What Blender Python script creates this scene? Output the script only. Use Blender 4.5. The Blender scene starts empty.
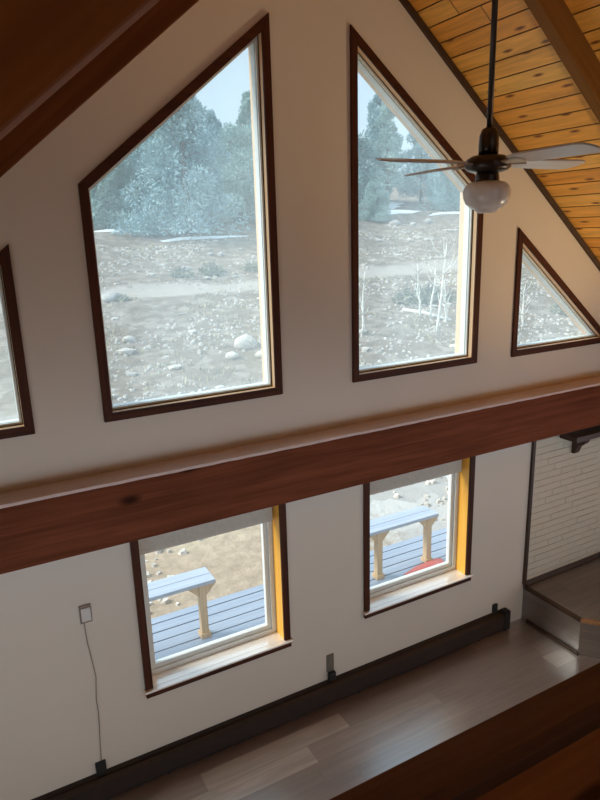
import bpy, bmesh, math, random
from mathutils import Vector, Matrix
S = bpy.context.scene
COL = S.collection
random.seed(11)
PI = math.pi

# ------------------------------------------------------------------ materials
def mat(name):
    m = bpy.data.materials.new(name); m.use_nodes = True
    nt = m.node_tree; b = nt.nodes['Principled BSDF']
    return m, nt, b
def nd(nt, typ, **kw):
    n = nt.nodes.new(typ)
    for k, v in kw.items():
        if k in n.inputs.keys(): n.inputs[k].default_value = v
        else: setattr(n, k, v)
    return n
def lk(nt, a, b): nt.links.new(a, b)
def ramp(nt, fac, stops):
    r = nt.nodes.new('ShaderNodeValToRGB'); e = r.color_ramp.elements
    while len(e) < len(stops): e.new(0.5)
    for i, (p, c) in enumerate(stops):
        e[i].position = p; e[i].color = (*c, 1)
    lk(nt, fac, r.inputs[0]); return r.outputs[0]
def mixc(nt, fac, a, b, mode='MIX'):
    m = nt.nodes.new('ShaderNodeMix'); m.data_type = 'RGBA'; m.blend_type = mode
    for i, v in ((0, fac), (6, a), (7, b)):
        if isinstance(v, (int, float)): m.inputs[i].default_value = v
        elif isinstance(v, tuple): m.inputs[i].default_value = (*v, 1)
        else: lk(nt, v, m.inputs[i])
    return m.outputs[2]
def math_(nt, op, a, b=None):
    m = nt.nodes.new('ShaderNodeMath'); m.operation = op
    for i, v in enumerate((a, b)):
        if v is None: continue
        if isinstance(v, (int, float)): m.inputs[i].default_value = v
        else: lk(nt, v, m.inputs[i])
    return m.outputs[0]
def coord(nt, scale=(1, 1, 1), rot=(0, 0, 0)):
    t = nt.nodes.new('ShaderNodeTexCoord'); mp = nt.nodes.new('ShaderNodeMapping')
    mp.inputs['Scale'].default_value = scale; mp.inputs['Rotation'].default_value = rot
    lk(nt, t.outputs['Object'], mp.inputs[0]); return mp.outputs[0]
def bump(nt, b, h, strength=.2, dist=.01):
    n = nd(nt, 'ShaderNodeBump', Strength=strength, Distance=dist)
    lk(nt, h, n.inputs['Height']); lk(nt, n.outputs[0], b.inputs['Normal'])

def plain(name, col, rough=.6, var=.08, metal=0, scale=30):
    m, nt, b = mat(name)
    n = nd(nt, 'ShaderNodeTexNoise', Scale=scale, Detail=3); lk(nt, coord(nt), n.inputs[0])
    lo = tuple(c*(1-var) for c in col); hi = tuple(min(1, c*(1+var)) for c in col)
    lk(nt, ramp(nt, n.outputs[0], [(.35, lo), (.65, hi)]), b.inputs['Base Color'])
    b.inputs['Roughness'].default_value = rough; b.inputs['Metallic'].default_value = metal
    return m

def wood(name, dark, light, axis=0, rough=.5, grain=26, knots=True, knotcol=None, kscale=1.6, spec=.5, coat=0):
    """grain runs along the object's own axis; knots are elongated dark spots"""
    m, nt, b = mat(name)
    sc = [grain]*3; sc[axis] = grain*.045
    v = coord(nt, tuple(sc))
    n = nd(nt, 'ShaderNodeTexNoise', Scale=1, Detail=5, Roughness=.6, Distortion=.6); lk(nt, v, n.inputs[0])
    big = nd(nt, 'ShaderNodeTexNoise', Scale=1.1, Detail=2); lk(nt, coord(nt), big.inputs[0])
    f = math_(nt, 'ADD', math_(nt, 'MULTIPLY', n.outputs[0], .7), math_(nt, 'MULTIPLY', big.outputs[0], .3))
    c = ramp(nt, f, [(.36, dark), (.64, light)])
    if knots:
        ks = [kscale*2.2]*3; ks[axis] = kscale
        vo = nd(nt, 'ShaderNodeTexVoronoi', Scale=1, Randomness=1); lk(nt, coord(nt, tuple(ks)), vo.inputs[0])
        k = ramp(nt, vo.outputs['Distance'], [(.07, (1, 1, 1)), (.15, (0, 0, 0))])
        kc = knotcol or tuple(x*.3 for x in dark)
        c = mixc(nt, k, c, kc)
    lk(nt, c, b.inputs['Base Color'])
    b.inputs['Roughness'].default_value = rough
    b.inputs['Specular IOR Level'].default_value = spec
    bump(nt, b, n.outputs[0], .15, .004)
    if coat: b.inputs['Coat Weight'].default_value = 1; b.inputs['Coat IOR'].default_value = coat; b.inputs['Coat Roughness'].default_value = rough
    return m

def paint(name, col, rough=.75):
    m, nt, b = mat(name)
    n = nd(nt, 'ShaderNodeTexNoise', Scale=70, Detail=4); lk(nt, coord(nt), n.inputs[0])
    g = nd(nt, 'ShaderNodeTexNoise', Scale=1.3, Detail=2); lk(nt, coord(nt), g.inputs[0])
    lk(nt, ramp(nt, g.outputs[0], [(.3, tuple(c*.96 for c in col)), (.7, col)]), b.inputs['Base Color'])
    b.inputs['Roughness'].default_value = rough
    b.inputs['Specular IOR Level'].default_value = .25
    bump(nt, b, n.outputs[0], .12, .003)
    return m

def planks(name, wid, length, stops, rough=.35, groove=.012, knots=False, bumpy=.1, mixgrain=.5, spec=.5, seed=3.1, coat=0, ax=(0, 1)):
    """boards along local x, each with its own tone; grooves between rows"""
    m, nt, b = mat(name)
    t = nt.nodes.new('ShaderNodeTexCoord'); s = nt.nodes.new('ShaderNodeSeparateXYZ'); lk(nt, t.outputs['Object'], s.inputs[0])
    row = math_(nt, 'FLOOR', math_(nt, 'DIVIDE', s.outputs[ax[1]], wid))
    def hsh(v, k): return math_(nt, 'FRACT', math_(nt, 'MULTIPLY', math_(nt, 'SINE', v), k))
    rh = hsh(math_(nt, 'ADD', math_(nt, 'MULTIPLY', row, 1.37), seed), 91.7)
    xs = math_(nt, 'ADD', math_(nt, 'DIVIDE', s.outputs[ax[0]], length), math_(nt, 'MULTIPLY', rh, 7.3))
    colm = math_(nt, 'FLOOR', xs)
    tone = hsh(math_(nt, 'ADD', math_(nt, 'ADD', math_(nt, 'MULTIPLY', row, 2.11), math_(nt, 'MULTIPLY', colm, 3.73)), seed*1.7), 57.3)
    base = ramp(nt, tone, stops)
    off = nt.nodes.new('ShaderNodeCombineXYZ')
    lk(nt, math_(nt, 'ADD', math_(nt, 'MULTIPLY', s.outputs[ax[0]], 1.6), math_(nt, 'MULTIPLY', tone, 50)), off.inputs[0])
    lk(nt, math_(nt, 'MULTIPLY', s.outputs[ax[1]], 22), off.inputs[1]); lk(nt, tone, off.inputs[2])
    n = nd(nt, 'ShaderNodeTexNoise', Scale=1, Detail=5, Roughness=.6, Distortion=.8); lk(nt, off.outputs[0], n.inputs[0])
    c = mixc(nt, mixgrain, base, ramp(nt, n.outputs[0], [(.3, (.35, .33, .31)), (.7, (1.2, 1.2, 1.2))]), 'MULTIPLY')
    if knots:
        cm = nt.nodes.new('ShaderNodeCombineXYZ')
        lk(nt, math_(nt, 'ADD', math_(nt, 'MULTIPLY', s.outputs[ax[0]], 2.0), math_(nt, 'MULTIPLY', tone, 31)), cm.inputs[0])
        lk(nt, math_(nt, 'MULTIPLY', s.outputs[ax[1]], 1/wid), cm.inputs[1])
        vo = nd(nt, 'ShaderNodeTexVoronoi', Scale=1, Randomness=.8, voronoi_dimensions='2D'); lk(nt, cm.outputs[0], vo.inputs[0])
        c = mixc(nt, ramp(nt, vo.outputs['Distance'], [(.04, (1, 1, 1)), (.12, (0, 0, 0))]), c, (.20, .06, .014))
    fr = math_(nt, 'FRACT', math_(nt, 'DIVIDE', s.outputs[ax[1]], wid))
    g = math_(nt, 'MINIMUM', fr, math_(nt, 'SUBTRACT', 1, fr))
    fx = math_(nt, 'FRACT', xs); gx = math_(nt, 'MULTIPLY', math_(nt, 'MINIMUM', fx, math_(nt, 'SUBTRACT', 1, fx)), length/wid)
    g = math_(nt, 'MINIMUM', g, gx)
    k = ramp(nt, g, [(groove*.6, (1, 1, 1)), (groove*1.5, (0, 0, 0))])
    c = mixc(nt, k, c, tuple(x*.25 for x in stops[0][1]))
    lk(nt, c, b.inputs['Base Color']); b.inputs['Roughness'].default_value = rough
    b.inputs['Specular IOR Level'].default_value = spec
    bump(nt, b, n.outputs[0], bumpy, .003)
    if coat: b.inputs['Coat Weight'].default_value = 1; b.inputs['Coat IOR'].default_value = coat; b.inputs['Coat Roughness'].default_value = rough
    return m

M = {}
M['wall'] = paint('wall_paint', (.68, .612, .53))
M['beam_x'] = wood('beam_stain', (.105, .030, .013), (.19, .058, .027), 0, .7, 22, kscale=1.5, spec=.07)
M['beam_dark'] = wood('rafter_stain', (.26, .088, .025), (.38, .135, .040), 0, .7, 22, kscale=1.3, spec=.05)
M['cap'] = wood('cap_stain', (.10, .040, .017), (.16, .068, .03), 0, .6, 22, knots=False, spec=.15)
M['casing_x'] = wood('casing_stain', (.040, .011, .005), (.085, .024, .010), 0, .55, 40, knots=False, spec=.2)
M['casing_z'] = wood('casing_stain_upright', (.040, .011, .005), (.085, .024, .010), 2, .55, 40, knots=False, spec=.2)
M['pine_z'] = wood('pine_varnish_upright', (.88, .40, .05), (.95, .52, .085), 2, .35, 30, knots=False)
M['pine_x'] = wood('pine_varnish_sill', (.84, .74, .65), (.90, .82, .74), 0, .16, 30, knots=False, spec=.6, coat=2.6)
M['pine_light'] = wood('pine_jamb', (.72, .48, .28), (.84, .60, .38), 2, .4, 30, knots=False)
M['vinyl'] = plain('white_vinyl', (.70, .72, .70), .4, .02)
M['ceil'] = planks('pine_ceiling', .138, 2.9, [(0, (.84, .38, .06)), (.5, (.92, .46, .085)), (1, (.96, .55, .125))], .45, .035, True, .08, .5)
M['floor'] = planks('plank_floor', .178, 1.22, [(0, (.19, .14, .122)), (.5, (.255, .20, .182)), (.8, (.32, .27, .25)), (.93, (.54, .50, .46)), (1, (.62, .58, .54))], 0.33, .006, False, .12, .6, .5, 35.346, 3.0)
M['floor_side'] = planks('plank_riser', .178, 1.22, [(0, (.13, .095, .078)), (.5, (.16, .12, .10)), (1, (.21, .165, .14))], 0.33, .006, False, .12, .6, .5, 5.3, 2.0, (1, 2))
M['hearth_top'] = planks('plank_hearth', .178, 1.22, [(0, (.13, .095, .078)), (.5, (.16, .12, .10)), (1, (.21, .165, .14))], 0.33, .006, False, .12, .6, .5, 5.3, 1.5)
M['heater'] = plain('dark_brown_enamel', (.012, .007, .0055), .6, .1)
M['heater2'] = plain('dark_brown_cover', (.022, .012, .009), .55, .1)
M['black'] = plain('black_plastic', (.012, .011, .010), .5, .1)
M['plate'] = plain('grey_brown_plate', (.16, .14, .115), .4, .04)
M['white_pl'] = plain('white_plastic', (.62, .60, .57), .45, .03)
M['tan_pl'] = plain('tan_plastic', (.23, .18, .15), .5, .05)
M['bronze'] = plain('bronze_metal', (.045, .033, .027), .32, .1, .6)
M['iron'] = plain('pale_brass', (.62, .55, .45), .35, .05, .5)
M['blade'] = wood('blade_wood', (.55, .51, .48), (.64, .60, .57), 0, .3, 30, knots=False)
M['ledge'] = paint('ledge_board', (.62, .49, .45), .6)
M['brick'] = paint('painted_brick', (.62, .555, .45), .8)
M['mortar'] = paint('painted_mortar', (.62, .555, .45), .85)
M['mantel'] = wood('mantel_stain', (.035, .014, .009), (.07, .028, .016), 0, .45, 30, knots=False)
M['nosing'] = wood('nosing_stain', (.26, .12, .045), (.40, .20, .08), 0, .35, 30, knots=False)
M['dark_trim'] = wood('dark_trim', (.03, .014, .008), (.06, .028, .014), 2, .5, 30, knots=False)
M['fabric'] = plain('beige_shade', (.74, .64, .58), .85, .04)
M['fabric2'] = plain('grey_beige_shade', (.58, .53, .46), .85, .04)
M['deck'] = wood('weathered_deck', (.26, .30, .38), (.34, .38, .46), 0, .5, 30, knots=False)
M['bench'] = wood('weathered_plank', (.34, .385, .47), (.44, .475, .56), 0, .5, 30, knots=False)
M['post'] = wood('cedar_post', (.50, .33, .18), (.65, .46, .28), 2, .7, 30, knots=False)
M['red'] = plain('red_rubber', (.72, .16, .13), .6, .06)
M['bark'] = plain('bark', (.16, .12, .09), .9, .3)
M['birch'] = plain('pale_bark', (.80, .77, .70), .8, .15, scale=8)
M['grey_twig'] = plain('grey_purple_twig', (.24, .22, .26), .9, .2)
M['rock'] = plain('pale_rock', (.54, .48, .42), .9, .25, scale=6)
M['rock2'] = plain('grey_rock', (.42, .39, .36), .9, .3, scale=6)
M['snow'] = plain('snow', (.88, .90, .93), .7, .02)
M['dry_grass'] = plain('dry_grass', (.50, .43, .30), .9, .2, scale=2)
M['deadwood'] = plain('bleached_wood', (.70, .67, .64), .8, .15)
def leafmat(name, a, c):
    m, nt, b = mat(name)
    n = nd(nt, 'ShaderNodeTexNoise', Scale=.9, Detail=4); lk(nt, coord(nt), n.inputs[0])
    lk(nt, ramp(nt, n.outputs[0], [(.3, a), (.7, c)]), b.inputs['Base Color'])
    b.inputs['Roughness'].default_value = .8; b.inputs['Specular IOR Level'].default_value = .2
    return m
M['needle'] = leafmat('hazed_blue_green_needles', (.26, .40, .42), (.44, .58, .60))  # needles lightened so their colour carries the distance haze
M['needle2'] = leafmat('hazed_olive_needles', (.28, .41, .38), (.46, .58, .54))  # same haze paling put into the olive tone
M['sage'] = leafmat('sage_leaves', (.28, .27, .20), (.42, .40, .31))
def ground_mat():
    m, nt, b = mat('stony_ground')
    n = nd(nt, 'ShaderNodeTexNoise', Scale=.35, Detail=6, Roughness=.65); lk(nt, coord(nt), n.inputs[0])
    n2 = nd(nt, 'ShaderNodeTexNoise', Scale=5, Detail=5, Roughness=.7); lk(nt, coord(nt), n2.inputs[0])
    c = ramp(nt, n.outputs[0], [(.35, (.36, .275, .20)), (.5, (.42, .325, .24)), (.65, (.45, .37, .265))])
    c = mixc(nt, .6, c, ramp(nt, n2.outputs[0], [(.3, (.55, .52, .48)), (.7, (1.25, 1.22, 1.2))]), 'MULTIPLY')
    t = nt.nodes.new('ShaderNodeTexCoord'); s = nt.nodes.new('ShaderNodeSeparateXYZ'); lk(nt, t.outputs['Object'], s.inputs[0])
    # packed dirt track: a pale band along x
    w = nd(nt, 'ShaderNodeTexNoise', Scale=.25, Detail=2); lk(nt, coord(nt), w.inputs[0])
    yy = math_(nt, 'ADD', s.outputs[1], math_(nt, 'MULTIPLY', math_(nt, 'SUBTRACT', w.outputs[0], .5), 1.6))
    d = math_(nt, 'ABSOLUTE', math_(nt, 'SUBTRACT', yy, 27.6))
    k = ramp(nt, math_(nt, 'DIVIDE', d, 4), [(.30, (.8, .8, .8)), (.48, (0, 0, 0))])
    # grey gravel away from the sandy yard: up the slope, and beside the right-hand bench
    up = ramp(nt, math_(nt, 'DIVIDE', math_(nt, 'ADD', s.outputs[1], math_(nt, 'MULTIPLY', n2.outputs[0], 3)), 30), [(.28, (0, 0, 0)), (.45, (1, 1, 1))])
    rt = ramp(nt, math_(nt, 'DIVIDE', math_(nt, 'ADD', s.outputs[0], math_(nt, 'MULTIPLY', n2.outputs[0], 2)), 10), [(.34, (0, 0, 0)), (.44, (1, 1, 1))])
    gv = math_(nt, 'MAXIMUM', up, rt)
    vo = nd(nt, 'ShaderNodeTexVoronoi', Scale=2.2); lk(nt, coord(nt), vo.inputs[0])
    gr = mixc(nt, 1.0, ramp(nt, vo.outputs['Color'], [(.2, (.17, .13, .10)), (.5, (.225, .18, .145)), (.8, (.34, .29, .25))]), ramp(nt, n2.outputs[0], [(.3, (.72, .70, .68)), (.7, (1.2, 1.2, 1.2))]), 'MULTIPLY')
    c = mixc(nt, math_(nt, 'MULTIPLY', gv, .8), c, gr)
    near = ramp(nt, math_(nt, 'DIVIDE', s.outputs[1], 20), [(.40, (1, 1, 1)), (.5, (0, 0, 0))])
    c = mixc(nt, math_(nt, 'MULTIPLY', math_(nt, 'MULTIPLY', rt, near), .7), c, ramp(nt, vo.outputs['Color'], [(.2, (.42, .40, .38)), (.7, (.56, .54, .52))]))
    c = mixc(nt, k, c, (.46, .40, .345))
    lk(nt, c, b.inputs['Base Color']); b.inputs['Roughness'].default_value = .95
    b.inputs['Specular IOR Level'].default_value = .1
    bump(nt, b, n2.outputs[0], .8, .05)
    return m
M['ground'] = ground_mat()
def glass_mat(name, haze, tint):
    m = bpy.data.materials.new(name); m.use_nodes = True; nt = m.node_tree; nt.nodes.clear()
    o = nt.nodes.new('ShaderNodeOutputMaterial'); tr = nt.nodes.new('ShaderNodeBsdfTransparent')
    tr.inputs[0].default_value = (tint*.97, tint, tint*.99, 1)
    gl = nd(nt, 'ShaderNodeBsdfGlossy', Roughness=.02); lw = nd(nt, 'ShaderNodeLayerWeight', Blend=.5)
    tl = nt.nodes.new('ShaderNodeBsdfTranslucent'); tl.inputs[0].default_value = (.68, .82, .88, 1)  # pale translucent share imitates outdoor haze and glare in the pane
    n = nd(nt, 'ShaderNodeTexNoise', Scale=2, Detail=2); lk(nt, coord(nt), n.inputs[0])
    a = nt.nodes.new('ShaderNodeMixShader'); lk(nt, math_(nt, 'ADD', math_(nt, 'MULTIPLY', n.outputs[0], .02), haze-.01), a.inputs[0])
    lk(nt, tr.outputs[0], a.inputs[1]); lk(nt, tl.outputs[0], a.inputs[2])
    c = nt.nodes.new('ShaderNodeMixShader'); lk(nt, math_(nt, 'ADD', math_(nt, 'MULTIPLY', math_(nt, 'POWER', lw.outputs['Facing'], 5), .6), .02), c.inputs[0])
    lk(nt, a.outputs[0], c.inputs[1]); lk(nt, gl.outputs[0], c.inputs[2]); lk(nt, c.outputs[0], o.inputs[0])
    return m
M['glass_hi'] = glass_mat('hazy_glass', .19, .97)
M['glass_lo'] = glass_mat('clear_glass', .02, .96)
def globe_mat():
    m, nt, b = mat('opal_glass')
    b.inputs['Base Color'].default_value = (.80, .77, .74, 1); b.inputs['Roughness'].default_value = .22
    n = nd(nt, 'ShaderNodeTexNoise', Scale=9); lk(nt, coord(nt), n.inputs[0])
    lk(nt, ramp(nt, n.outputs[0], [(.3, (.76, .73, .70)), (.7, (.82, .79, .76))]), b.inputs['Base Color'])
    b.inputs['Subsurface Weight'].default_value = .15; b.inputs['Subsurface Radius'].default_value = (.05, .05, .05)
    return m
M['globe'] = globe_mat()

# ------------------------------------------------------------------ mesh helpers
def box(bm, x0, x1, y0, y1, z0, z1, bev=0):
    vs = [bm.verts.new((x, y, z)) for x in (x0, x1) for y in (y0, y1) for z in (z0, z1)]
    fs = [bm.faces.new([vs[i] for i in q]) for q in ((0, 1, 3, 2), (4, 6, 7, 5), (0, 4, 5, 1), (2, 3, 7, 6), (0, 2, 6, 4), (1, 5, 7, 3))]
    if bev:
        es = list({e for f in fs for e in f.edges})
        bmesh.ops.bevel(bm, geom=es, offset=bev, segments=2, profile=.6, affect='EDGES')
    return bm
def prism(bm, poly, d0, d1, axis='y', bev=0):
    """poly in (x,z) extruded along y, or (x,y) along z, or (y,z) along x"""
    def P(a, b, d): return (a, d, b) if axis == 'y' else ((a, b, d) if axis == 'z' else (d, a, b))
    A = [bm.verts.new(P(a, b, d0)) for a, b in poly]; B = [bm.verts.new(P(a, b, d1)) for a, b in poly]
    n = len(poly); fs = [bm.faces.new(A), bm.faces.new(B[::-1])]
    for i in range(n): fs.append(bm.faces.new([A[i], B[i], B[(i+1) % n], A[(i+1) % n]]))
    if bev:
        es = list({e for f in fs for e in f.edges}); bmesh.ops.bevel(bm, geom=es, offset=bev, segments=2, affect='EDGES')
    return bm
def ring(bm, outer, inner, y0, y1):
    n = len(outer)
    V = [[bm.verts.new((x, y, z)) for x, z in poly] for poly in (outer, inner) for y in (y0, y1)]
    o0, o1, i0, i1 = V
    for k in range(n):
        j = (k+1) % n
        for q in ((o0[k], o0[j], i0[j], i0[k]), (o1[k], i1[k], i1[j], o1[j]), (o0[k], o1[k], o1[j], o0[j]), (i0[k], i0[j], i1[j], i1[k])):
            bm.faces.new(q)
    return bm
def tube(bm, pts, r, seg=8, cap=True):
    pts = [Vector(p) for p in pts]; n = len(pts)
    rs = r if isinstance(r, (list, tuple)) else [r]*n
    prev = None; rings = []
    for i, p in enumerate(pts):
        t = (pts[min(i+1, n-1)]-pts[max(i-1, 0)]).normalized()
        u = t.cross(Vector((0, 0, 1)) if abs(t.z) < .9 else Vector((1, 0, 0))).normalized() if prev is None else (prev - t*prev.dot(t)).normalized()
        prev = u; w = t.cross(u)
        rings.append([bm.verts.new(p+(u*math.cos(a)+w*math.sin(a))*rs[i]) for a in [2*PI*k/seg for k in range(seg)]])
    for a, b in zip(rings, rings[1:]):
        for k in range(seg): bm.faces.new((a[k], a[(k+1) % seg], b[(k+1) % seg], b[k]))
    if cap: bm.faces.new(rings[0][::-1]); bm.faces.new(rings[-1])
    return bm
def lathe(bm, prof, seg=32, c=(0, 0)):
    rings = []
    for r, z in prof:
        if r < 1e-5: rings.append([bm.verts.new((c[0], c[1], z))])
        else: rings.append([bm.verts.new((c[0]+r*math.cos(2*PI*k/seg), c[1]+r*math.sin(2*PI*k/seg), z)) for k in range(seg)])
    for a, b in zip(rings, rings[1:]):
        for k in range(seg):
            j = (k+1) % seg
            if len(a) == 1 and len(b) == 1: continue
            if len(a) == 1: bm.faces.new((a[0], b[j], b[k]))
            elif len(b) == 1: bm.faces.new((a[k], a[j], b[0]))
            else: bm.faces.new((a[k], a[j], b[j], b[k]))
    return bm
def BM(): return bmesh.new()
def obj(name, bm, m, parent=None, smooth=False, **props):
    bmesh.ops.recalc_face_normals(bm, faces=bm.faces)
    me = bpy.data.meshes.new(name); bm.to_mesh(me); bm.free(); me.materials.append(m)
    if smooth:
        for p in me.polygons: p.use_smooth = True
    o = bpy.data.objects.new(name, me); COL.objects.link(o)
    if parent is not None: o.parent = parent
    for k, v in props.items(): o[k] = v
    return o
def struct(name, bm, m, **k):
    return obj(name, bm, m, kind='structure', **k)
def tag(o, label, cat, group=None):
    o['label'] = label; o['category'] = cat
    if group: o['group'] = group
    return o
def empty(name, loc=(0, 0, 0), rz=0):
    o = bpy.data.objects.new(name, None); COL.objects.link(o); o.location = loc; o.rotation_euler = (0, 0, rz); return o
def thing(name, label, cat, loc=(0, 0, 0), rz=0, group=None): return tag(empty(name, loc, rz), label, cat, group)
def dup(root, loc, rz=0, sc=1, label=None, group=None):
    r = root.copy(); COL.objects.link(r); r.location = loc; r.rotation_euler = (0, 0, rz)
    r.scale = sc if isinstance(sc, tuple) else (sc, sc, sc)
    if label: r['label'] = label
    if group: r['group'] = group
    for ch in list(root.children):
        c = ch.copy(); COL.objects.link(c); c.parent = r
        for g in ch.children:
            d = g.copy(); COL.objects.link(d); d.parent = c
    return r
def inset(poly, d):
    """convex polygon given counter-clockwise in (x,z); moves each side inwards by d"""
    n = len(poly); out = []
    L = []
    for i in range(n):
        a = Vector(poly[i]); b = Vector(poly[(i+1) % n]); t = (b-a).normalized(); nn = Vector((-t.y, t.x))
        L.append((a+nn*d, t))
    for i in range(n):
        p, t = L[i-1]; q, s = L[i]
        den = t.x*s.y-t.y*s.x; k = ((q-p).x*s.y-(q-p).y*s.x)/den
        r = p+t*k; out.append((r.x, r.y))
    return out

# ------------------------------------------------------------------ the room
RIDGE, SL = 6.05, .83             # ceiling height at the ridge, slope
XW, YB = 5.0, -7.2
ca = math.atan(SL)
def ceil_z(x): return RIDGE-SL*abs(x)

UP = {   # outer edge of the casings, counter-clockwise
 'window_1': [(-3.34, 2.758), (-1.975, 2.758), (-1.975, 3.868)],
 'window_2': [(-1.565, 2.758), (-.302, 2.758), (-.302, 5.214), (-1.565, 4.188)],
 'window_3': [(.302, 2.758), (1.565, 2.758), (1.565, 4.188), (.302, 5.214)],
 'window_4': [(1.975, 2.758), (3.34, 2.758), (1.975, 3.868)],
}
LO = {'window_5': (-1.488, -.312), 'window_6': (.400, 1.596)}
ZS, ZT = .686, 1.985
holes = [inset(p, .04) for p in UP.values()]
for x0, x1 in LO.values(): holes.append([(x0+.04, ZS+.01), (x1-.04, ZS+.01), (x1-.04, ZT-.03), (x0+.04, ZT-.03)])
bm = BM()
outer = [(-XW-.15, -.9), (XW+.15, -.9), (XW+.15, ceil_z(XW+.15)+.05), (0, RIDGE+.05), (-XW-.15, ceil_z(XW+.15)+.05)]
es = []
for poly in [outer]+holes:
    vs = [bm.verts.new((x, 0, z)) for x, z in poly]
    es += [bm.edges.new((vs[i], vs[(i+1) % len(vs)])) for i in range(len(vs))]
bmesh.ops.triangle_fill(bm, edges=es, use_beauty=True)
ex = bmesh.ops.extrude_face_region(bm, geom=list(bm.faces))
bmesh.ops.translate(bm, vec=(0, .22, 0), verts=[v for v in ex['geom'] if isinstance(v, bmesh.types.BMVert)])
struct('wall_front', bm, M['wall'])
bm = BM(); box(bm, -XW-.15, -XW, -2.0, 0, -.05, ceil_z(XW)); struct('wall_left', bm, M['wall'])
bm = BM(); box(bm, XW, XW+.15, -2.0, 0, -.05, ceil_z(XW)); struct('wall_right', bm, M['wall'])
XE = (RIDGE-2.33)/SL
bm = BM()                                    # unseen back gable of the loft; its opening is invented to let daylight in
prism(bm, [(-XE, 2.33), (-.42, 2.33), (-.42, ceil_z(.42)-.01)], YB, YB+.12)
prism(bm, [(.42, 2.33), (XE, 2.33), (.42, ceil_z(.42)-.01)], YB, YB+.12)
struct('wall_back', bm, M['wall'])
bm = BM(); box(bm, -XW, XW, YB, 0, -.12, 0); struct('floor', bm, M['floor'])
# board ceiling: local x runs along the ridge, local y down the slope
for sgn, nm in ((1, 'ceiling'), (-1, 'ceiling_left')):
    bm = BM(); Ls = (XW+.1)/math.cos(ca); n = int(Ls/.138)+1
    for k in range(n):
        y0 = k*.138+.0025; y1 = (k+1)*.138-.0025
        box(bm, YB, -.001, y0, y1, 0, .02, .003)
    box(bm, YB, -.001, 0, Ls, .016, .06)
    o = struct(nm, bm, M['ceil'])
    ex_, ey = Vector((0, 1, 0)), Vector((sgn*math.cos(ca), 0, -math.sin(ca)))
    ez = Vector((sgn*math.sin(ca), 0, math.cos(ca)))
    o.matrix_world = Matrix((( ex_.x, ey.x, ez.x, 0), (ex_.y, ey.y, ez.y, 0), (ex_.z, ey.z, ez.z, RIDGE), (0, 0, 0, 1)))
# dark trim where the ceiling meets the gable
for sgn, nm in ((1, 'trim_1'), (-1, 'trim_2')):
    bm = BM()
    prism(bm, [(0, RIDGE-.005), (0, RIDGE-.055), (sgn*XW, ceil_z(XW)-.055), (sgn*XW, ceil_z(XW)-.005)], -.03, -.001)
    struct(nm, bm, M['dark_trim'])

# rafters: a box laid along its own x, hung under the boards
M['rafter_brown'] = wood('rafter_brown_stain', (.125, .040, .012), (.19, .062, .019), 0, .7, 22, kscale=1.3, spec=.05)
M['rafter_lit'] = wood('rafter_lit_stain', (.17, .07, .017), (.25, .115, .029), 0, .6, 22, kscale=1.1, spec=.1)  # lighter stain that carries the golden light on the right rafter
def rafter(sgn, y0, y1, label, m='beam_dark'):
    L = (XW)/math.cos(ca)
    bm = BM(); box(bm, .14, L, -(y1-y0)/2, (y1-y0)/2, -.162, -.002, .008)
    o = obj('rafter', bm, M[m])
    ex_ = Vector((sgn*math.cos(ca), 0, -math.sin(ca))); ez = Vector((sgn*math.sin(ca), 0, math.cos(ca))); ey = ez.cross(ex_)
    o.matrix_world = Matrix(((ex_.x, ey.x, ez.x, 0), (ex_.y, ey.y, ez.y, (y0+y1)/2), (ex_.z, ey.z, ez.z, RIDGE), (0, 0, 0, 1)))
    return tag(o, label, 'beam')
rafter(-1, -1.12, -1.0, 'dark brown sloping rafter along the top left, nearer the gable wall', 'rafter_brown')
rafter(-1, -3.48, -3.37, 'red-brown sloping rafter filling the top left corner, closest to the viewer')
rafter(1, -1.085, -1.0, 'sloping rafter crossing the golden board ceiling at the upper right', 'rafter_lit')

# big cross beam with a paler pinkish ledge board on its top
bm = BM(); box(bm, -XW+.01, XW-.01, -.205, -.0205, 2.0, 2.405, .008)
cb = thing('cross_beam', 'long dark red-brown timber beam running across the wall below the tall windows', 'beam', (0, 0, 0))
obj('timber', bm, M['beam_x'], cb)
bm = BM(); N = 160
rr = random.Random(3)
top = []
x0, x1 = -XW+.01, XW-.01
front = [(x0+(x1-x0)*i/N, -.203+rr.uniform(-.004, .004)) for i in range(N+1)]
prism(bm, [(x1, -.002), (x0, -.002)]+front, 2.405, 2.425, 'z')
obj('ledge_board', bm, M['ledge'], cb, label='pale pinkish ledge board on top of the beam')

# ------------------------------------------------------------------ upper windows
def upper_window(name, poly):
    w = empty(name, (0, 0, 0)); w['kind'] = 'structure'
    p0, p5 = poly, inset(poly, .055)
    n = len(poly)
    # casing: one mitred board per side
    for i in range(n):
        j = (i+1) % n
        a, b, c, d = poly[i], poly[j], p5[j], p5[i]
        bm = BM(); prism(bm, [a, b, c, d], -.02, -.0005, bev=.003)
        upright = abs(a[0]-b[0]) < .01
        obj('casing', bm, M['casing_z' if upright else 'casing_x'], w)
    bm = BM(); ring(bm, inset(poly, .042), inset(poly, .054), 0, .2); obj('jamb', bm, M['pine_light'], w)
    bm = BM(); ring(bm, inset(poly, .0590), inset(poly, .072), .045, .062); obj('window_stop', bm, M['vinyl'], w)
    bm = BM(); ring(bm, inset(poly, .0590), inset(poly, .0735), .070, .125); obj('window_frame', bm, M['vinyl'], w)
    bm = BM(); ring(bm, inset(poly, .0542), inset(poly, .0588), .040, .0500); obj('shadow_gap', bm, M['black'], w)  # black ring put in as the shadow gap between jamb and frame
    bm = BM(); prism(bm, inset(poly, .060), .0635, .0685); obj('pane', bm, M['glass_hi'], w)
for k, p in UP.items(): upper_window(k, p)

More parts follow.
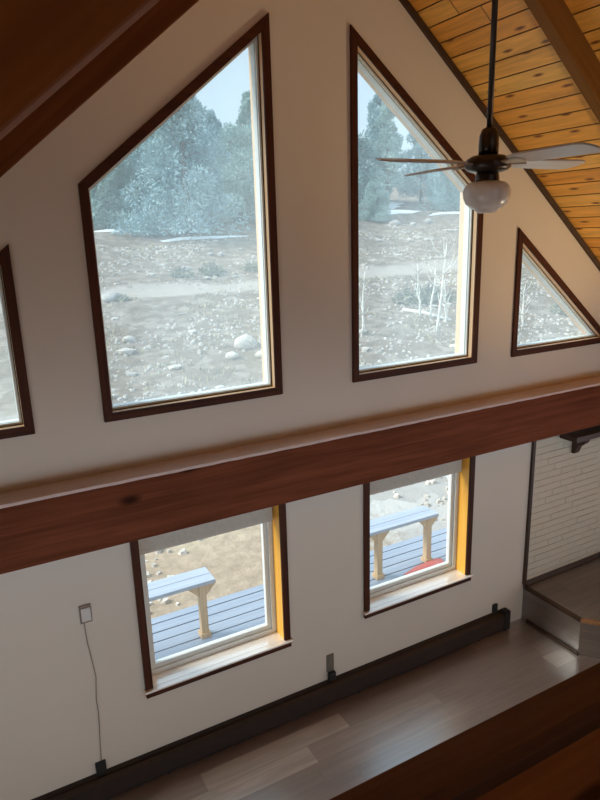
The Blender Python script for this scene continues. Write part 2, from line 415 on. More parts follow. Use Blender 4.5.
# ------------------------------------------------------------------ lower windows
def lower_window(name, x0, x1):
    w = empty(name); w['kind'] = 'structure'
    c = .055
    bm = BM(); box(bm, x0, x0+c, -.02, -.0005, ZS+.052, ZT+.005, .003); obj('casing', bm, M['casing_z'], w)
    bm = BM(); box(bm, x1-c, x1, -.02, -.0005, ZS+.052, ZT+.005, .003); obj('casing', bm, M['casing_z'], w)
    bm = BM(); box(bm, x0+.041, x0+.054, 0, .2, ZS+.05, ZT-.03); obj('jamb', bm, M['pine_z'], w)
    bm = BM(); box(bm, x1-.054, x1-.041, 0, .2, ZS+.05, ZT-.03); obj('jamb', bm, M['pine_z'], w)
    bm = BM(); box(bm, x0+.054, x1-.054, 0, .2, ZT-.045, ZT-.031); obj('head_jamb', bm, M['pine_x'], w)
    bm = BM(); box(bm, x0-.012, x1+.012, -.045, -.0006, ZS+.036, ZS+.0515, .004)
    box(bm, x0+.041, x1-.041, -.0006, .2, ZS+.015, ZS+.0515); obj('sill', bm, M['pine_x'], w)
    bm = BM(); box(bm, x0, x1, -.03, -.0005, ZS-.01, ZS+.0355, .003); obj('apron', bm, M['casing_x'], w)
    P = [(x0+.0545, ZS+.052), (x1-.0545, ZS+.052), (x1-.0545, ZT-.0455), (x0+.0545, ZT-.0455)]
    bm = BM(); ring(bm, P, inset(P, .035), .125, .20); obj('window_frame', bm, M['vinyl'], w)
    Q = inset(P, .0355)
    bm = BM(); ring(bm, Q, inset(Q, .035), .145, .185); obj('sash', bm, M['vinyl'], w)
    bm = BM(); prism(bm, inset(Q, .03), .162, .165); obj('pane', bm, M['glass_lo'], w)
    return w
for k, (a, b) in LO.items(): lower_window(k, a, b)
def shade(x0, x1, label):
    t = thing('window_shade', label, 'window shade', ((x0+x1)/2, .09, 1.74))
    h = (x1-x0)/2
    bm = BM(); box(bm, -h, h, -.03, .03, .125, .195, .006); obj('head_rail', bm, M['fabric'], t)
    bm = BM()
    for i in range(7): prism(bm, [(-.028, .03+i*.0135), (0, .0368+i*.0135), (.028, .03+i*.0135), (.028, .042+i*.0135), (-.028, .042+i*.0135)], -h+.006, h-.006, 'x')
    obj('pleats', bm, M['fabric2'], t)
    bm = BM(); box(bm, -h+.004, h-.004, -.026, .026, .012, .03, .004); obj('bottom_rail', bm, M['fabric2'], t)
shade(-1.425, -.385, 'beige pleated shade drawn up in the lower left window')
shade(.462, 1.515, 'beige pleated shade drawn up in the lower right window')

# ------------------------------------------------------------------ brick panel, hearth, mantel
XB = 2.355
bm = BM()
box(bm, XB, XW-.002, -.004, -.0005, .40, 1.995)
struct('wall_brick', bm, M['mortar'])
bm = BM(); rr = random.Random(5)
z = .405; row = 0
while z < 1.97:
    x = XB+.004-(.105 if row % 2 else 0)
    while x < XW-.01:
        a, b = max(x, XB+.004), min(x+.2, XW-.004)
        if b-a > .03:
            d = rr.uniform(-.0022, .0022); t = rr.uniform(-.0015, .0015)
            box(bm, a, b, -.0095+d, -.0042, z+t, z+.061+t, .003)
        x += .2015
    z += .068; row += 1
struct('wall_brick_face', bm, M['brick'])
bm = BM(); box(bm, 2.318, 2.352, -.028, -.0005, .392, 1.995, .003); struct('trim_3', bm, M['dark_trim'])

H = thing('hearth', 'raised plank-clad hearth platform in front of the white brick', 'hearth', (2.335, 0, 0))
poly = [(0, -.002), (0, -.685), (.42, -1.2), (2.66, -1.2), (2.66, -.002)]
bm = BM(); prism(bm, [(x*.998+.004, y*.99) for x, y in poly], .001, .355, 'z'); obj('riser', bm, M['floor_side'], H)
bm = BM(); prism(bm, [(-.015, -.016), (-.015, -.69), (.41, -1.215), (2.66, -1.215), (2.66, -.016)], .3555, .387, 'z'); obj('top', bm, M['hearth_top'], H)
bm = BM()
def nosing(a, b, w=.03):
    a, b = Vector(a), Vector(b); t = (b-a).normalized(); n = Vector((-t.y, t.x))
    prism(bm, [tuple(a), tuple(b), tuple(b+n*w), tuple(a+n*w)], .356, .391, 'z')
nosing((-.018, -.694), (.407, -1.219)); nosing((.407, -1.219), (2.66, -1.219))
obj('front_nosing', bm, M['nosing'], H, label='orange wood front nosing')
bm = BM(); nosing((-.018, -.03), (-.018, -.69), .03); obj('side_nosing', bm, M['dark_trim'], H)
bm = BM(); prism(bm, [(-.016, -.08), (-.016, -.69), (-.001, -.69), (-.001, -.08)], 0.001, .035, 'z'); obj('shoe_molding', bm, M['dark_trim'], H)
bm = BM(); prism(bm, [(-.04, .392), (-.014, .392), (-.014, .43)], XB+.001, XW-.01, 'x'); struct('brick_foot_shadow', bm, M['dark_trim'])  # dark wedge stands in for the shadow at the foot of the brick

K = thing('mantel_shelf', 'dark wooden mantel shelf on corbels fixed to the white brick', 'shelf', (2.68, -.015, 1.69))
bm = BM(); box(bm, 0, 1.9, -.20, 0, .19, .245, .004); obj('shelf_board', bm, M['mantel'], K)
for x in (.19, 1.5):
    bm = BM()
    prism(bm, [(0, .0), (-.035, .0), (-.05, .03), (-.06, .075), (-.095, .105), (-.13, .125), (-.15, .16), (-.15, .1895), (0, .1895)], x, x+.07, 'x', bev=.003)
    obj('corbel', bm, M['mantel'], K)

# ------------------------------------------------------------------ baseboard heater, outlets, thermostat
Bh = thing('baseboard_heater', 'long dark brown baseboard heater along the foot of the window wall', 'heater', (0, 0, 0))
bm = BM(); prism(bm, [(-.0006, .012), (-.062, .012), (-.062, .15), (-.0006, .205)], -4.9, 2.02, 'x'); obj('body', bm, M['heater'], Bh)
bm = BM(); prism(bm, [(-.0625, .03), (-.072, .03), (-.075, .165), (-.045, .19), (-.0445, .183), (-.0625, .16)], -4.9, 2.02, 'x'); obj('front_cover', bm, M['heater2'], Bh)
bm = BM(); box(bm, 2.0205, 2.10, -.08, -.0006, .006, .212, .012); obj('end_cap', bm, M['heater'], Bh)
for x in (-4.7, -3, -1.4, .3, 1.7): obj('foot', box(BM(), x, x+.02, -.06, -.002, 0.0005, .0115), M['heater'], Bh)

o2 = thing('outlet', 'grey-brown wall outlet between the lower windows with black adapter plugged below', 'outlet', (.058, 0, .21))
bm = BM(); box(bm, -.036, .036, -.007, -.0005, .07, .234, .003); obj('cover_plate', bm, M['plate'], o2)
bm = BM(); box(bm, -.017, .017, -.010, -.0072, .12, .215, .003); obj('receptacle', bm, M['plate'], o2)
ad = BM(); box(ad, -.033, .035, -.045, -.0105, .028, .098, .006)
ad = obj('power_adapter', ad, M['black'])
ad.location = (.058, 0, .185); tag(ad, 'black power adapter in the outlet between the two lower windows', 'adapter')
bm = BM(); box(bm, -.036, .036, -.02, -.0005, 0, .12, .005)
a1 = obj('power_adapter', bm, M['black']); a1.location = (-1.853, 0, .175); tag(a1, 'black plug at the lower left where the thin cord ends above the heater', 'adapter')
bm = BM(); box(bm, -.028, .028, -.025, -.0005, 0, .085, .005)
a3 = obj('outlet_box', bm, M['black']); a3.location = (1.945, 0, .2125); tag(a3, 'small black box on the heater end near the brick', 'outlet')

TH = thing('thermostat', 'small white thermostat box on a tan backplate left of the lower windows', 'thermostat', (-1.822, 0, 1.408))
bm = BM(); box(bm, -.04, .038, -.012, -.0005, 0, .132, .004); obj('backplate', bm, M['tan_pl'], TH)
bm = BM(); box(bm, -.030, .031, -.019, -.0122, .014, .112, .003); obj('cover', bm, M['white_pl'], TH)
bm = BM(); box(bm, -.020, .022, -.0205, -.0192, .06, .10, .0005); obj('display', bm, M['white_pl'], TH)
bm = BM()
pz = [(-1.838, 1.414), (-1.838, 1.36), (-1.835, 1.25), (-1.826, 1.17), (-1.815, 1.05), (-1.808, .98), (-1.818, .88), (-1.826, .80), (-1.822, .70), (-1.826, .60), (-1.834, .5), (-1.84, .4), (-1.845, .2955)]
from mathutils import geometry
tube(bm, [(x, -.006, z) for x, z in pz], .0028, 6)
tag(obj('cord', bm, M['tan_pl'], smooth=True), 'thin wavy cord hanging down the wall from thermostat to plug', 'cord')

# ------------------------------------------------------------------ ceiling fan
F = thing('ceiling_fan', 'bronze ceiling fan on a long rod with opal globe light', 'ceiling fan', (0, -1.64, 3.948))
z0 = 3.94
bm = BM(); lathe(bm, [(0, .375), (.0135, .375), (.0135, 1.93), (0, 1.93)], 16); obj('down_rod', bm, M['bronze'], F, True)
bm = BM(); lathe(bm, [(0, 1.90), (.03, 1.90), (.075, 1.99), (.08, 2.06), (0, 2.06)], 24); obj('canopy', bm, M['bronze'], F, True)
bm = BM(); lathe(bm, [(0, .262), (.045, .262), (.046, .30), (.044, .345), (.034, .372), (.018, .382), (0, .382)], 24); obj('coupling', bm, M['bronze'], F, True)
bm = BM(); lathe(bm, [(0, .185), (.07, .185), (.09, .192), (.104, .203), (.107, .222), (.100, .242), (.075, .257), (.045, .262), (0, .262)], 32); obj('motor_housing', bm, M['bronze'], F, True)
bm = BM(); lathe(bm, [(0, .14), (.05, .14), (.055, .15), (.054, .172), (.048, .185), (0, .185)], 24); obj('light_fitter', bm, M['bronze'], F, True)
bm = BM(); lathe(bm, [(0, 0), (.03, 0), (.048, .006), (.054, .016), (.072, .024), (.095, .042), (.108, .07), (.110, .10), (.104, .122), (.085, .138), (.06, .145), (0.0, .145)], 36); obj('globe', bm, M['globe'], F, True, label='white opal glass globe')
for k in range(4):
    a = math.radians(178+90*k)
    bm = BM()
    c, s = .16, .60
    out = [(c, -.045), (c+.06, -.066), (s-.05, -.076), (s-.012, -.055), (s, 0), (s-.012, .055), (s-.05, .076), (c+.06, .066), (c, .045)]
    prism(bm, out, -.004, .004, 'z', bev=.0015)
    b = obj('blade', bm, M['blade'], F)
    b.matrix_basis = Matrix.Translation((0, 0, .228)) @ Matrix.Rotation(a, 4, 'Z') @ Matrix.Rotation(math.radians(-10), 4, 'X')
    bm = BM()
    prism(bm, [(.085, -.018), (.14, -.02), (.21, -.035), (.22, 0), (.21, .035), (.14, .02), (.085, .018)], -.012, -.0045, 'z', bev=.0015)
    obj('blade_iron', bm, M['iron'], b)

# ------------------------------------------------------------------ loft edge in the foreground
LR = thing('loft_half_wall', 'dark stained half wall and flat cap at the loft edge, bottom right', 'railing', (0, -3.24, 2.32))
bm = BM(); box(bm, -XW+.01, XW-.01, -.031, .031, 0, .541); obj('panel', bm, M['beam_dark'], LR)
bm = BM(); box(bm, -XW+.01, XW-.01, -.042, .042, .5415, .58, .003); obj('cap', bm, M['cap'], LR)
bm = BM(); box(bm, -XW+.01, XW-.01, -.041, -.0312, .505, .541, .002); obj('cap_shadow_strip', bm, M['mantel'], LR)  # dark strip standing for the shadow line below the cap
bm = BM(); box(bm, -XW, XW, YB, -3.19, 2.05, 2.32); struct('floor_loft', bm, M['ceil'])

# ------------------------------------------------------------------ outdoors: terrain
from mathutils import noise
def hgt(x, y):
    pts = [(-20, -.62), (9, -.62), (13, -.42), (25, 1.1), (28, 1.25), (42, 3.75), (60, 6.4), (120, 14)]
    for (a, za), (b, zb) in zip(pts, pts[1:]):
        if y <= b:
            t = max(0, (y-a)/(b-a)); z = za+(zb-za)*t; break
    k = min(1, max(0, (y-6)/20))
    z += k*(x-14)*.018
    z += (noise.noise((x*.13, y*.13, 0))*.35+noise.noise((x*.5, y*.5, 3))*.12)*min(1, max(.12, (y-4)/14))*(0.35 if 24.5 < y < 28.5 else 1)
    return z
def grid(xs, ys, dz=0):
    bm = BM(); V = [[bm.verts.new((x, y, hgt(x, y)+dz)) for x in xs] for y in ys]
    for j in range(len(ys)-1):
        for i in range(len(xs)-1): bm.faces.new((V[j][i], V[j][i+1], V[j+1][i+1], V[j+1][i]))
    return bm
xs = [-30+i*.7 for i in range(190)]; ys = [.5+j*.45 for j in range(120)]+[55+j*3 for j in range(22)]
struct('ground', grid(xs, ys), M['ground'], smooth=True)
bm = BM(); box(bm, -90, -XW-.2, -60, .5, -.72, -.62); box(bm, XW+.2, 90, -60, .5, -.72, -.62); box(bm, -XW-.2, XW+.2, -60, YB, -.72, -.62)
struct('ground_behind_house', bm, M['snow'])  # unseen ground, made snow-white to bounce light into the room

# deck
bm = BM(); y = .325
while y < 2.15:
    box(bm, -5, 6.2, y+.008, min(y+.152, 2.2), -.19, -.15, .003); y += .16
struct('deck', bm, M['deck'])
bm = BM(); box(bm, -5, 6.2, .3, 2.17, -.36, -.192)
struct('deck_joists', bm, M['bark'])

def bench(x0, x1, posts, label):
    t = thing('deck_bench', label, 'bench', (x0, 1.69, -.149))
    L = x1-x0
    for yy in (-.145, .003): 
        bm = BM(); box(bm, 0, L, yy, yy+.142, .61, .65, .005); obj('seat_plank', bm, M['bench'], t)
    for p in posts:
        q = p-x0
        bm = BM(); box(bm, q-.037, q+.037, -.11, -.035, 0, .608, .004); po = obj('post', bm, M['post'], t)
        bm = BM(); box(bm, q-.055, q+.055, -.128, -.018, .0005, .05, .004); obj('post_base', bm, M['post'], po)
        for s in (-1, 1):
            bm = BM(); prism(bm, [(q+s*.038, .607), (q+s*.15, .607), (q+s*.15, .585), (q+s*.038, .47)], -.1, -.055); obj('bracket', bm, M['post'], t)
bench(-3.2, -.36, (-2.9, -1.9, -.49), 'weathered plank bench on the deck behind the lower left window')
bench(.80, 2.56, (.95, 1.71, 2.45), 'weathered plank bench on the deck behind the lower right window')
bm = BM()
prism(bm, [(0, 0), (.30, -.02), (.62, .02), (.66, .10), (.60, .15), (.25, .16), (.02, .12)], 0, .03, 'z', bev=.008)
m_ = obj('mat', bm, M['red']); m_.location = (1.98, 1.36, -.1495); m_.rotation_euler = (0, 0, .12); tag(m_, 'flat red mat lying on the deck under the bench outside the lower right window', 'mat')

# ------------------------------------------------------------------ outdoors: trees
def tree_proto(name, seed, h, rad, n, leaf, mt, cone, bare=.08, trunk=.16):
    r = random.Random(seed)
    t = empty(name)
    bm = BM(); tube(bm, [(0, 0, -.3), (.04, .02, h*.35), (-.03, .03, h*.7), (0, 0, h*.96)], [trunk, trunk*.8, trunk*.45, .02], 7)
    for k in range(14):
        z = h*r.uniform(.12, .85); a = r.uniform(0, 2*PI); l = rad*(1-z/h*.8)*.7
        tube(bm, [(0, 0, z), (math.cos(a)*l, math.sin(a)*l, z+l*.25)], [.04, .012], 5)
    obj('trunk', bm, M['bark'], t, True)
    me = bpy.data.meshes.new('foliage'); V = []; Fc = []
    lumps = []
    for k in range(74):
        z = bare+(1-bare)*((k+r.random())/74)**1.15
        R_ = rad*((1-z)**cone)*(.75+.5*r.random())+.15
        a = r.uniform(0, 2*PI); d = R_*r.uniform(.35, .95)
        lumps.append((math.cos(a)*d, math.sin(a)*d, max(bare, z)*h*.96, rad*r.uniform(.2, .4)*(1-.45*z)))
    for k in range(n):
        lx, ly, lz, lr = r.choice(lumps)
        v = Vector((r.gauss(0, 1), r.gauss(0, 1), r.gauss(0, .8))).normalized()*lr*r.uniform(.55, 1.08)
        p = Vector((lx, ly, lz))+v
        if p.z < .05: p.z = abs(p.z)+.05
        ax = (v.normalized()+Vector((r.gauss(0, .5), r.gauss(0, .5), r.gauss(.3, .5)))).normalized()
        sd = ax.cross(Vector((r.gauss(0, 1), r.gauss(0, 1), r.gauss(0, 1)))).normalized()
        s = leaf*r.uniform(.6, 1.4)
        i = len(V)
        V += [p-sd*s*.32, p+ax*s-sd*s*.1, p+ax*s+sd*s*.1, p+sd*s*.32]; Fc.append((i, i+1, i+2, i+3))
    me.from_pydata([tuple(v) for v in V], [], Fc); me.materials.append(mt)
    o = bpy.data.objects.new('foliage', me); COL.objects.link(o); o.parent = t
    return t
P1 = tree_proto('pine_tree', 1, 10, 2.6, 20000, .15, M['needle'], .75, .10)
P2 = tree_proto('juniper_tree', 2, 5.5, 2.9, 24000, .135, M['needle2'], .45, .02, .2)
P3 = tree_proto('pine_tree', 3, 11, 2.3, 14000, .15, M['needle2'], .8, .22)
P4 = tree_proto('juniper_tree', 4, 6.5, 3.0, 24000, .135, M['needle'], .55, .02, .2)
used = {}
def plant(proto, x, y, sc, rz, label):
    loc = (x, y, hgt(x, y)-.05)
    if proto.name not in used:
        used[proto.name] = 1; o = proto; o.location = loc; o.rotation_euler = (0, 0, rz); o.scale = (sc, sc, sc)
    else: o = dup(proto, loc, rz, sc)
    tag(o, label, 'tree', 'evergreens at the top of the hillside')
    return o
#TREES
TREES = [
 (P4, 13.9, 42.6, 1.45, 1.2, 'biggest blue-green juniper, standing in front with its skirt lowest in the left window'),
 (P2, 9.6, 49.5, 1.25, .2, 'round olive juniper at the far left of the tall left window'),
 (P2, 20.2, 47.5, 1.35, 3.9, 'olive juniper right of the big front juniper, by the right edge of the left window'),
 (P4, 14.6, 51.5, 1.35, 2.6, 'broad juniper directly behind the big front juniper'),
 (P1, 12.2, 58.5, 1.15, .5, 'pine rising behind the leftmost olive juniper'),
 (P3, 17.6, 58.0, 1.22, 1.5, 'loose pine whose crown shows above the broad juniper'),
 (P1, 20.2, 60.5, 1.3, 2.2, 'tall pine with its crown against the pale sky, left of the sky gap'),
 (P3, 26.4, 58.5, 1.02, 3.0, 'loose pine at the right edge of the left window'),
 (P1, 24.6, 64.0, .95, 4.0, 'pine standing far back between the tall pines of the left window'),
 (P4, 24.2, 52.0, 1.2, 3.4, 'blue-green juniper half behind the right jamb of the left window'),
 (P2, 38.4, 60.0, 1.5, 1.4, 'big olive juniper far back in the right window'),
 (P1, 43.6, 60.0, 1.25, .7, 'tall pine left of the fan rod, far back in the right window'),
 (P3, 31.2, 51.0, 1.22, .9, 'open pine at the left edge of the tall right window'),
 (P1, 35.6, 57.0, 1.12, 1.8, 'dense pine second from left in the tall right window'),
 (P3, 40.2, 54.0, 1.05, 2.9, 'thin-stemmed pine with bright snow gaps, in the middle of the right window'),
 (P1, 47.5, 57.5, 1.05, 5.1, 'pine behind the fan light globe at the right of the right window'),
 (P4, 44.5, 50.0, .85, 4.4, 'low spreading juniper beside the fan globe in the right window'),
 (P2, 33.2, 46.5, .62, 3.3, 'small juniper bush low at the left of the right window'),
 (P1, 54.5, 55.0, 1.0, 2.2, 'pine hidden behind the right jamb of the tall right window'),
]
for a in TREES: plant(*a)

# shrubs, saplings, logs
def shrub_proto(name, seed, rad, n, mt):
    r = random.Random(seed); t = empty(name); V = []; Fc = []
    bm = BM()
    for k in range(26):
        a = r.uniform(0, 2*PI); l = rad*r.uniform(.6, 1.1); e = r.uniform(.5, 1.4)
        tube(bm, [(0, 0, 0), (math.cos(a)*l*.4*math.cos(e), math.sin(a)*l*.4*math.cos(e), l*.5*math.sin(e)), (math.cos(a)*l*math.cos(e), math.sin(a)*l*math.cos(e), l*math.sin(e))], [.02, .014, .005], 5)
    obj('twigs', bm, M['grey_twig'], t)
    for k in range(n):
        d = Vector((r.gauss(0, 1), r.gauss(0, 1), abs(r.gauss(0, .8)))).normalized()*rad*r.uniform(.4, 1); d.z = max(.03, d.z*.8)
        ax = Vector((r.gauss(0, 1), r.gauss(0, 1), r.gauss(.6, .6))).normalized(); sd = ax.cross(Vector((r.gauss(0, 1), r.gauss(0, 1), .1))).normalized(); s = .11*r.uniform(.6, 1.4)
        i = len(V); V += [d-sd*s*.3, d+ax*s-sd*s*.1, d+ax*s+sd*s*.1, d+sd*s*.3]; Fc.append((i, i+1, i+2, i+3))
    me = bpy.data.meshes.new('leaves'); me.from_pydata([tuple(v) for v in V], [], Fc); me.materials.append(mt)
    o = bpy.data.objects.new('leaves', me); COL.objects.link(o); o.parent = t
    return t
SB = shrub_proto('shrub', 4, .55, 420, M['sage'])
def put(proto, first, x, y, sc, rz, label, cat, group):
    loc = (x, y, hgt(x, y)-.02)
    if first: o = proto; o.location = loc; o.rotation_euler = (0, 0, rz); o.scale = (sc, sc, sc)
    else: o = dup(proto, loc, rz, sc)
    return tag(o, label, cat, group)
for i, (x, y, sc, l) in enumerate((
    (9.2, 30.8, 1.3, 'low scrub bush above the dirt track, left of the middle in the left window'),
    (11.2, 31.4, 1.5, 'wide scrub bush above the dirt track, in the middle of the left window'),
    (13.6, 31.0, 1.2, 'low scrub bush above the dirt track, right part of the left window'),
    (4.6, 26.0, .8, 'small scrub bush among the stones at the left edge of the left window'),
    (16.3, 19.6, 1.5, 'grey leafless bush left of the pale saplings in the right window'),
    (17.6, 19.9, 1.7, 'grey leafless bush behind the pale saplings in the right window'),
    (18.7, 19.3, 1.2, 'grey leafless bush right of the pale saplings in the right window'),
    (22.0, 15.8, 1.1, 'grey scrub bush in the small triangular window'))):
    put(SB, i == 0, x, y, sc, i*1.3, l, 'bush', 'scrub bushes on the hillside')

def sapling(x, y, h, lean, seed, label):
    r = random.Random(seed); t = thing('sapling', label, 'sapling', (x, y, hgt(x, y)-.05), 0, 'bare pale saplings')
    bm = BM(); pts = [(lean*h*k/6+r.uniform(-.04, .04), r.uniform(-.04, .04), h*k/6) for k in range(7)]
    tube(bm, pts, [.055, .05, .045, .038, .03, .02, .01], 6); obj('trunk', bm, M['birch'], t, True)
    bm = BM()
    for k in range(12):
        i = r.randint(2, 5); p = Vector(pts[i]); a = r.uniform(0, 2*PI); l = h*r.uniform(.12, .26)
        tube(bm, [p, p+Vector((math.cos(a)*l*.5, math.sin(a)*l*.5, l*.5)), p+Vector((math.cos(a)*l*.7, math.sin(a)*l*.7, l))], [.02, .012, .005], 4)
    obj('branches', bm, M['birch'], t, True)
sapling(11.1, 15.8, 2.4, .02, 1, 'bare pale sapling at the left edge of the tall right window')
sapling(14.0, 15.0, 3.5, .10, 2, 'tallest bare pale sapling, leaning right in the right window')
sapling(15.0, 17.2, 2.3, -.12, 3, 'bare pale sapling leaning left, left of the tallest one')
sapling(15.4, 17.1, 2.1, .12, 4, 'short bare pale sapling just left of the tallest one')
sapling(15.75, 16.4, 1.6, -.16, 5, 'short bare pale sapling at the right end of the fallen log')
sapling(18.2, 14.6, 1.9, .0, 6, 'bare pale sapling in the small triangular window')
bm = BM(); a_, b_ = Vector((15.17, 18.64, hgt(15.17, 18.64)+.06)), Vector((15.85, 16.3, hgt(15.85, 16.3)+.1))
tube(bm, [a_, a_.lerp(b_, .4)+Vector((.1, 0, .03)), b_], [.07, .08, .06], 8)
tag(obj('log', bm, M['deadwood'], smooth=True), 'bleached fallen log lying below the grey bushes in the right window', 'log')
bm = BM(); tube(bm, [(0, 0, -.1), (.02, 0, .5), (.03, .02, 1.0), (.0, .02, 1.35)], [.16, .12, .11, .09], 9)
st = obj('stump', bm, M['deadwood'], smooth=True); st.location = (19.8, 12.9, hgt(19.8, 12.9)); tag(st, 'pale broken stump standing in the small triangular window', 'stump')

# stones
def rock_mesh(seed, sub=2):
    bm = BM(); bmesh.ops.create_icosphere(bm, subdivisions=sub, radius=1)
    for v in bm.verts:
        k = 1+.35*noise.noise(v.co*1.1+Vector((seed*7, 0, 0)))+.12*noise.noise(v.co*3+Vector((0, seed*5, 0)))
        v.co *= k; v.co.z *= .62
    return bm
def rock(bm_seed, x, y, s, m, label, group=None):
    o = obj('boulder', rock_mesh(bm_seed), m, smooth=True); o.location = (x, y, hgt(x, y)+s*.2); o.scale = (s, s*.9, s); o.rotation_euler = (0, 0, bm_seed)
    return tag(o, label, 'rock', group)
rock(1, 6.61, 16.5, .47, M['rock'], 'largest rounded pale boulder, lower right of the left window')
rock(2, 5.8, 15.8, .26, M['rock'], 'smaller pale boulder at the lower left of the largest boulder')
rock(3, 6.75, 15.4, .27, M['rock'], 'smaller pale boulder below the largest boulder')
rock(4, 3.1, 18.9, .26, M['rock'], 'flat pale boulder low at the left of the left window')
rock(5, 4.2, 26.3, .5, M['rock2'], 'grey boulder beside the scrub at the left edge of the left window')
rock(6, 32.8, 42.8, .55, M['rock2'], 'grey boulder below the trees at the left of the right window')
rock(7, 37.5, 44.0, .5, M['rock2'], 'grey boulder below the trees in the middle of the right window')
rock(8, 35.0, 43.0, .36, M['rock2'], 'smaller grey boulder between two grey boulders below the trees')
rs = [obj('stone', rock_mesh(20+k, 1), M['rock' if k % 3 else 'rock2'], smooth=False) for k in range(5)]
rr = random.Random(8); cnt = 0
for i in range(150):
    for _ in range(50):
        y = 6+36*rr.random()**1.1; q = rr.uniform(.12, 1.45); x = -2.3+(y+4)*q
        if not 26.2 < y < 29 and not (15 < y < 17.5 and 5 < x < 7.6): break
    k = i % 5
    if i < 5: o = rs[k]
    else: o = rs[k].copy(); COL.objects.link(o)
    s_r = rr.uniform(.07, .2)*(1+.02*y)
    o.location = (x, y, hgt(x, y)+s_r*.15); o.scale = (s_r*rr.uniform(.9, 1.5), s_r, s_r*rr.uniform(.6, 1)); o.rotation_euler = (0, 0, rr.uniform(0, 6))
    tag(o, 'loose stone among the many strewn over the bare hillside', 'rock', 'loose stones on the hillside')
V = []; Fc = []
for i in range(9000):
    y = 2.7+40.3*rr.random(); q = rr.uniform(.1, 1.45); x = -2.3+(y+4)*q
    if 26.6 < y < 28.6 and rr.random() < .9: continue
    if noise.noise((x*.25, y*.25, 9)) < -.12+rr.random()*.2: continue
    z = hgt(x, y); s_r = rr.uniform(.025, .085)*(1+.02*y); a = rr.uniform(0, 6)
    b0 = len(V)
    for k in range(5): V.append((x+math.cos(a+k*1.2566)*s_r*rr.uniform(.7, 1.3), y+math.sin(a+k*1.2566)*s_r*rr.uniform(.7, 1.2), z-.02))
    for k in range(5): V.append((x+math.cos(a+k*1.2566)*s_r*.6, y+math.sin(a+k*1.2566)*s_r*.6, z+s_r*rr.uniform(.4, .8)))
    for k in range(5): Fc.append((b0+k, b0+(k+1) % 5, b0+5+(k+1) % 5, b0+5+k))
    Fc.append(tuple(b0+5+k for k in range(5)))
me = bpy.data.meshes.new('pebbles'); me.from_pydata(V, [], Fc); me.materials.append(M['rock'])
o = bpy.data.objects.new('pebbles', me); COL.objects.link(o); o['kind'] = 'stuff'; tag(o, 'pale gravel and pebbles scattered over the hillside', 'gravel')
# dry grass tufts
V = []; Fc = []
for i in range(5200):
    y = 5.5+35*rr.random()**1.1; q = rr.uniform(.08, 1.45); x = -2.3+(y+4)*q
    if 26.4 < y < 28.8: continue
    if noise.noise((x*.3, y*.3, 2)) < -.05: continue
    z = hgt(x, y)
    for k in range(5):
        a = rr.uniform(0, 2*PI); h = rr.uniform(.06, .2); d = rr.uniform(.03, .14); w_ = .012+.0006*y
        bx, by = x+rr.uniform(-.1, .1), y+rr.uniform(-.1, .1); c, s_ = math.cos(a), math.sin(a)
        b0 = len(V); V += [(bx-s_*w_, by+c*w_, z-.02), (bx+s_*w_, by-c*w_, z-.02), (bx+c*d, by+s_*d, z+h)]; Fc.append((b0, b0+1, b0+2))
me = bpy.data.meshes.new('dry_grass'); me.from_pydata(V, [], Fc); me.materials.append(M['dry_grass'])
o = bpy.data.objects.new('dry_grass', me); COL.objects.link(o); o['kind'] = 'stuff'; tag(o, 'tufts of dry straw-coloured grass on the hillside', 'grass')
# snow lying under the trees
def snow(cx, cy, rx, ry, seed, label):
    bm = BM(); r = random.Random(seed); ph = [r.uniform(0, 6) for _ in range(3)]
    n, m = 28, 5; rings = []
    for j in range(m+1):
        k = j/m; row = []
        for i in range(n):
            a = 2*PI*i/n; e = 1+.22*math.sin(2*a+ph[0])+.15*math.sin(3*a+ph[1])+.08*math.sin(7*a+ph[2])
            x, y = cx+rx*k*e*math.cos(a), cy+ry*k*e*math.sin(a)
            row.append(bm.verts.new((x, y, hgt(x, y)+.14*(1-k**3)-.03)))
        rings.append(row)
    for j in range(m):
        for i in range(n):
            if j == 0: bm.faces.new((rings[0][0] if False else rings[1][i], rings[1][(i+1) % n], rings[0][(i+1) % n], rings[0][i])) if False else None
            else: bm.faces.new((rings[j][i], rings[j][(i+1) % n], rings[j+1][(i+1) % n], rings[j+1][i]))
    bm.faces.new(rings[1])
    bmesh.ops.delete(bm, geom=rings[0], context='VERTS')
    return tag(obj('snow_patch', bm, M['snow'], smooth=True), label, 'snow')
snow(38.5, 50.5, 3.6, 2.2, 1, 'snow patch between the tree stems in the middle of the right window')
snow(41.0, 57.5, 5.0, 2.4, 2, 'snow patch higher up behind the trees in the right window')
snow(43.0, 47.0, 2.6, .9, 3, 'snow patch under the juniper beside the fan globe')
snow(14.2, 40.6, 3.0, .4, 4, 'thin snow strip along the skirt of the biggest juniper')
snow(9.8, 46.2, 2.6, .7, 5, 'thin snow strip under the leftmost olive juniper')
snow(6.4, 5.6, 1.5, .9, 6, 'snow patch on the ground past the right end of the bench')

# ------------------------------------------------------------------ light
w = bpy.data.worlds.new('sky'); S.world = w; w.use_nodes = True; nt = w.node_tree
bg = nt.nodes['Background']; t = nt.nodes.new('ShaderNodeTexCoord'); s = nt.nodes.new('ShaderNodeSeparateXYZ')
lk(nt, t.outputs['Generated'], s.inputs[0])
lk(nt, ramp(nt, s.outputs[2], [(0, (.50, .60, .68)), (.22, (.52, .66, .80)), (.75, (.66, .83, 1.0))]), bg.inputs[0])
bg.inputs[1].default_value = 1.25
sun = bpy.data.lights.new('sun', 'SUN'); so = bpy.data.objects.new('sun', sun); COL.objects.link(so)
sun.energy = 3.6; sun.angle = math.radians(24); sun.color = (1, .96, .90)
so.rotation_euler = Vector((-.72, .30, .62)).to_track_quat('Z', 'Y').to_euler()

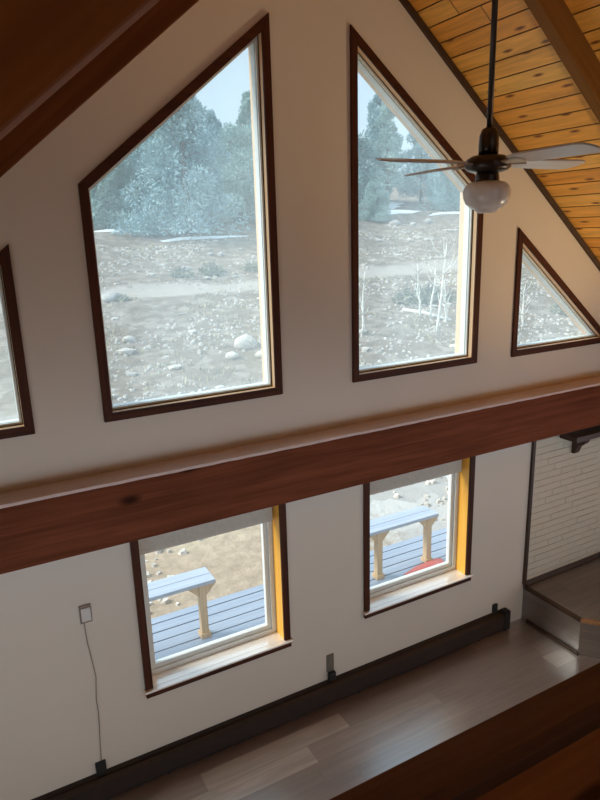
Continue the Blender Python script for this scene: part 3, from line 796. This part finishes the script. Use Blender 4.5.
# uplighter added out of view on the right to warm the ceiling boards
L_ = thing('added_uplighter', 'added unseen uplighter on the lower floor, put in to warm the ceiling', 'lamp', (3.7, -2.5, .0005))
bm = BM(); lathe(bm, [(0, 0), (.14, 0), (.14, .015), (.03, .03), (0, .03)], 24); obj('base', bm, M['bronze'], L_, True)
bm = BM(); lathe(bm, [(0, .03), (.012, .03), (.012, 1.15), (0, 1.15)], 12); obj('pole', bm, M['bronze'], L_, True)
bm = BM(); lathe(bm, [(0, 1.15), (.05, 1.15), (.17, 1.24), (.165, 1.24), (.05, 1.158), (0, 1.158)], 28); obj('shade', bm, M['bronze'], L_, True)
ld = bpy.data.lights.new('added_uplight', 'SPOT'); lo = bpy.data.objects.new('added_uplight', ld); COL.objects.link(lo); lo.location = (3.7, -2.5, 1.24)
ld.energy = 270; ld.color = (1, .72, .40); ld.spot_size = math.radians(75); ld.spot_blend = .8; ld.shadow_soft_size = .08
lo.rotation_euler = Vector((.42, -.40, -1)).to_track_quat('Z', 'Y').to_euler()

# ------------------------------------------------------------------ camera
cam = bpy.data.cameras.new('camera'); co = bpy.data.objects.new('camera', cam); COL.objects.link(co)
f, yaw, pitch, roll = 638.145, .4937, -.2588, -.0293
fw = Vector((math.sin(yaw)*math.cos(pitch), math.cos(yaw)*math.cos(pitch), math.sin(pitch)))
r = Vector((math.cos(yaw), -math.sin(yaw), 0)); u = r.cross(fw)
c_, s_ = math.cos(roll), math.sin(roll)
r, u = c_*r+s_*u, -s_*r+c_*u
co.matrix_world = Matrix(((r.x, u.x, -fw.x, -2.3076), (r.y, u.y, -fw.y, -4.0), (r.z, u.z, -fw.z, 3.8908), (0, 0, 0, 1)))
cam.sensor_fit = 'VERTICAL'; cam.sensor_height = 36; cam.lens = f/800*36; cam.clip_start = .02; cam.clip_end = 400
S.camera = co
S.view_settings.view_transform = 'Standard'; S.view_settings.look = 'None'
S.view_settings.exposure = .5; S.view_settings.gamma = 1; S.view_settings.use_curve_mapping = False
